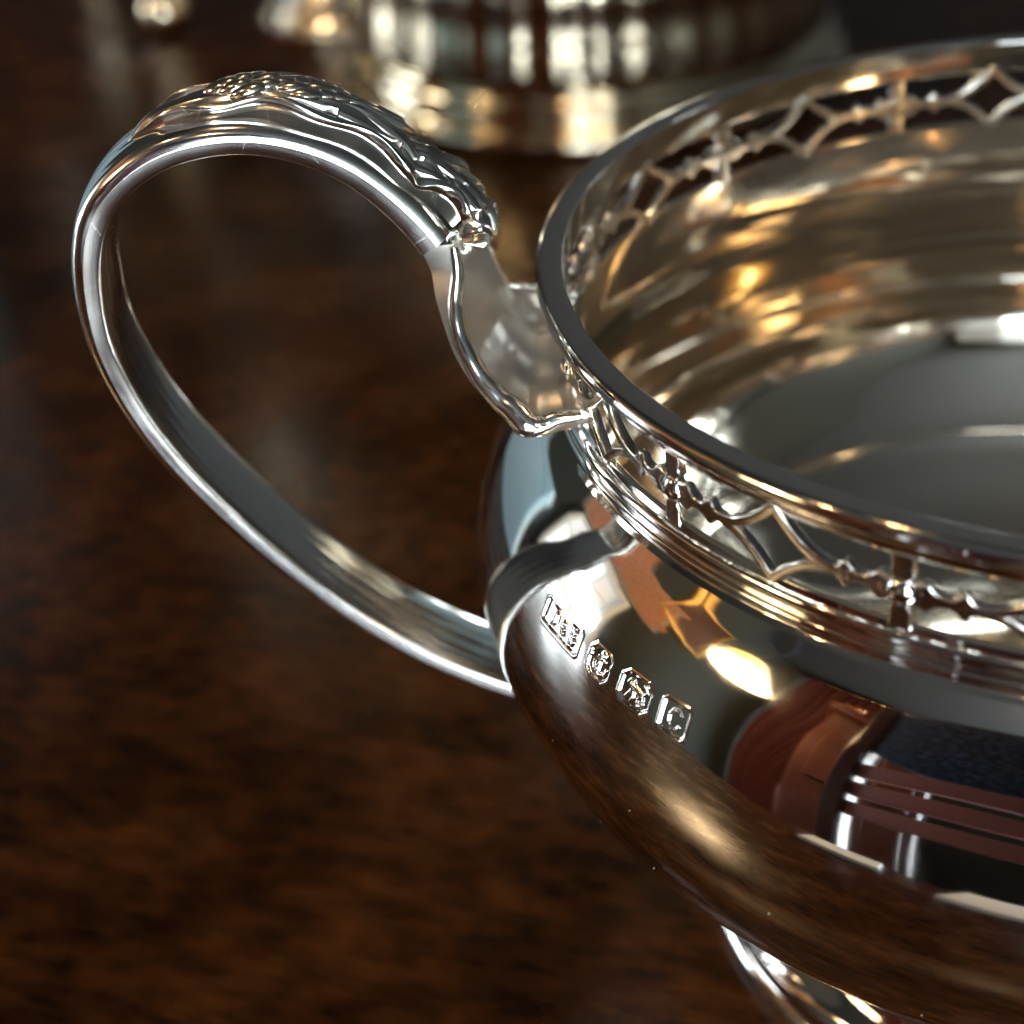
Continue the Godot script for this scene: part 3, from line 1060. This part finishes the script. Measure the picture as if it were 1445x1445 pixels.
# ---------------------------------------------------------------- papers on the near side, mirrored in the belly
func near_side() -> void:
	for e in [[Vector3(0.03, 0.003, 0.222), Vector3(0.15, 0.006, 0.05), 0.10, "larger white sheets lying flat at the table's near edge"], [Vector3(-0.115, 0.0025, 0.232), Vector3(0.05, 0.005, 0.035), -0.35, "small white card pack lying left of the larger white sheets"]]:
		var b := mb()
		box(b, Vector3.ZERO, e[1], 0.0008)
		var o := obj(b, "paper_stack", M.china)
		o.position = e[0]
		o.rotation.y = e[2]
		tag(o, e[3], "paper", "papers at the table's near edge")

# ---------------------------------------------------------------- silver in the background
func background() -> void:
	var c := Vector3(-2.45, 0, -4.6)
	var t := thing("silver_bowl", "large silver bowl on a stepped round foot behind the sugar bowl", "bowl")
	var T := TABLE
	var b := mb()
	var pr := PackedVector2Array([Vector2(0.9, T + 0.003), Vector2(1.115, T), Vector2(1.125, T + 0.012)])
	pr.append_array(PackedVector2Array(arc(Vector2(1.10, T + 0.06), 0.045, -40, 60, 8)))
	pr.append_array(PackedVector2Array([Vector2(1.085, T + 0.115), Vector2(1.075, T + 0.13)]))
	pr.append_array(PackedVector2Array(arc(Vector2(1.06, T + 0.175), 0.036, -60, 70, 8)))
	pr.append_array(PackedVector2Array([Vector2(1.055, T + 0.225), Vector2(1.045, T + 0.25)]))
	pr.append_array(curve2([Vector2(1.06, T + 0.262), Vector2(1.075, T + 0.30), Vector2(1.07, T + 0.40), Vector2(1.055, T + 0.52), Vector2(1.06, T + 0.64), Vector2(1.03, T + 0.69), Vector2(0.9, T + 0.70), Vector2(0.6, T + 0.74)], 8))
	var ribbed := PackedVector3Array()
	for q in pr:
		var band := smoothstep(0.27, 0.34, q.y - T) * smoothstep(0.70, 0.62, q.y - T)
		for i in 720:
			var a := TAU * i / 720
			var rr := q.x * (1.0 + band * 0.006 * cos(a * 36.0))
			ribbed.append(wv(Vector3(rr * sin(a), q.y, rr * cos(a)) + c))
	grid(b, ribbed, 720, pr.size(), true, false)
	obj(b, "foot", M.far, t)
	b = mb()
	lathe(b, curve2([Vector2(0.6, T + 0.74), Vector2(0.7, T + 0.82), Vector2(1.2, T + 0.95), Vector2(1.8, T + 1.35), Vector2(2.0, T + 1.9), Vector2(1.95, T + 2.2), Vector2(2.05, T + 2.3), Vector2(2.0, T + 2.3), Vector2(1.9, T + 2.2), Vector2(1.7, T + 1.45), Vector2(1.0, T + 1.05), Vector2(0.0, T + 0.98)], 8), 160, false, c, true)
	obj(b, "body", M.far, t)
	# a beaker with a flared foot, left of it
	t = thing("silver_beaker", "plain silver beaker with flared foot left of the large bowl", "beaker")
	c = Vector3(-3.95, 0, -5.35)
	b = mb()
	lathe(b, curve2([Vector2(0.0, T + 0.004), Vector2(0.50, T), Vector2(0.52, T + 0.03), Vector2(0.46, T + 0.10), Vector2(0.36, T + 0.28), Vector2(0.34, T + 0.45), Vector2(0.42, T + 0.9), Vector2(0.5, T + 1.5), Vector2(0.49, T + 1.5), Vector2(0.41, T + 0.9), Vector2(0.33, T + 0.5), Vector2(0.0, T + 0.45)], 6), 80, false, c, true)
	obj(b, "cup", M.worn, t)
	# a dish on ball feet, at the frame's top left
	t = thing("footed_dish", "silver dish on ball feet behind the handle", "dish")
	c = Vector3(-5.0, 0, -5.6)
	b = mb()
	lathe(b, curve2([Vector2(0.0, T + 0.80), Vector2(0.5, T + 0.82), Vector2(0.85, T + 0.95), Vector2(1.05, T + 1.2), Vector2(1.08, T + 1.3), Vector2(1.02, T + 1.3), Vector2(0.8, T + 1.05), Vector2(0.0, T + 0.9)], 6), 90, false, c, true)
	obj(b, "dish", M.far, t)
	for k in 3:
		var a := deg_to_rad(15 + 120 * k)
		var d := Vector3(sin(a), 0, cos(a))
		b = mb()
		blob(b, c + d * 0.86 + Vector3(0, T + 0.118, 0), Vector3(0.12, 0, 0), Vector3(0, 0, -0.12), Vector3(0, 0.12, 0), 12)
		tube(b, curve3([c + d * 0.86 + Vector3(0, T + 0.16, 0), c + d * 0.84 + Vector3(0, T + 0.3, 0), c + d * 0.88 + Vector3(0, T + 0.55, 0), c + d * 0.78 + Vector3(0, T + 0.97, 0)], 6), 0.06, 0.12, 12)
		obj(b, "ball_foot", M.far, t)
	# a blue-grey box off to the left, seen in the bowl's side
	t = thing("box", "blue grey painted box standing on the table's left end", "box")
	b = mb()
	box(b, w(-4.62, TABLE + 0.82, -1.7), Vector3(0.02, 1.64 * S, 0.1), 0.002)
	obj(b, "case", M.blue, t)
	b = mb()
	box(b, w(-4.62, TABLE + 1.74, -1.7), Vector3(0.023, 0.2 * S, 0.104), 0.002)
	obj(b, "lid", M.blue, t)
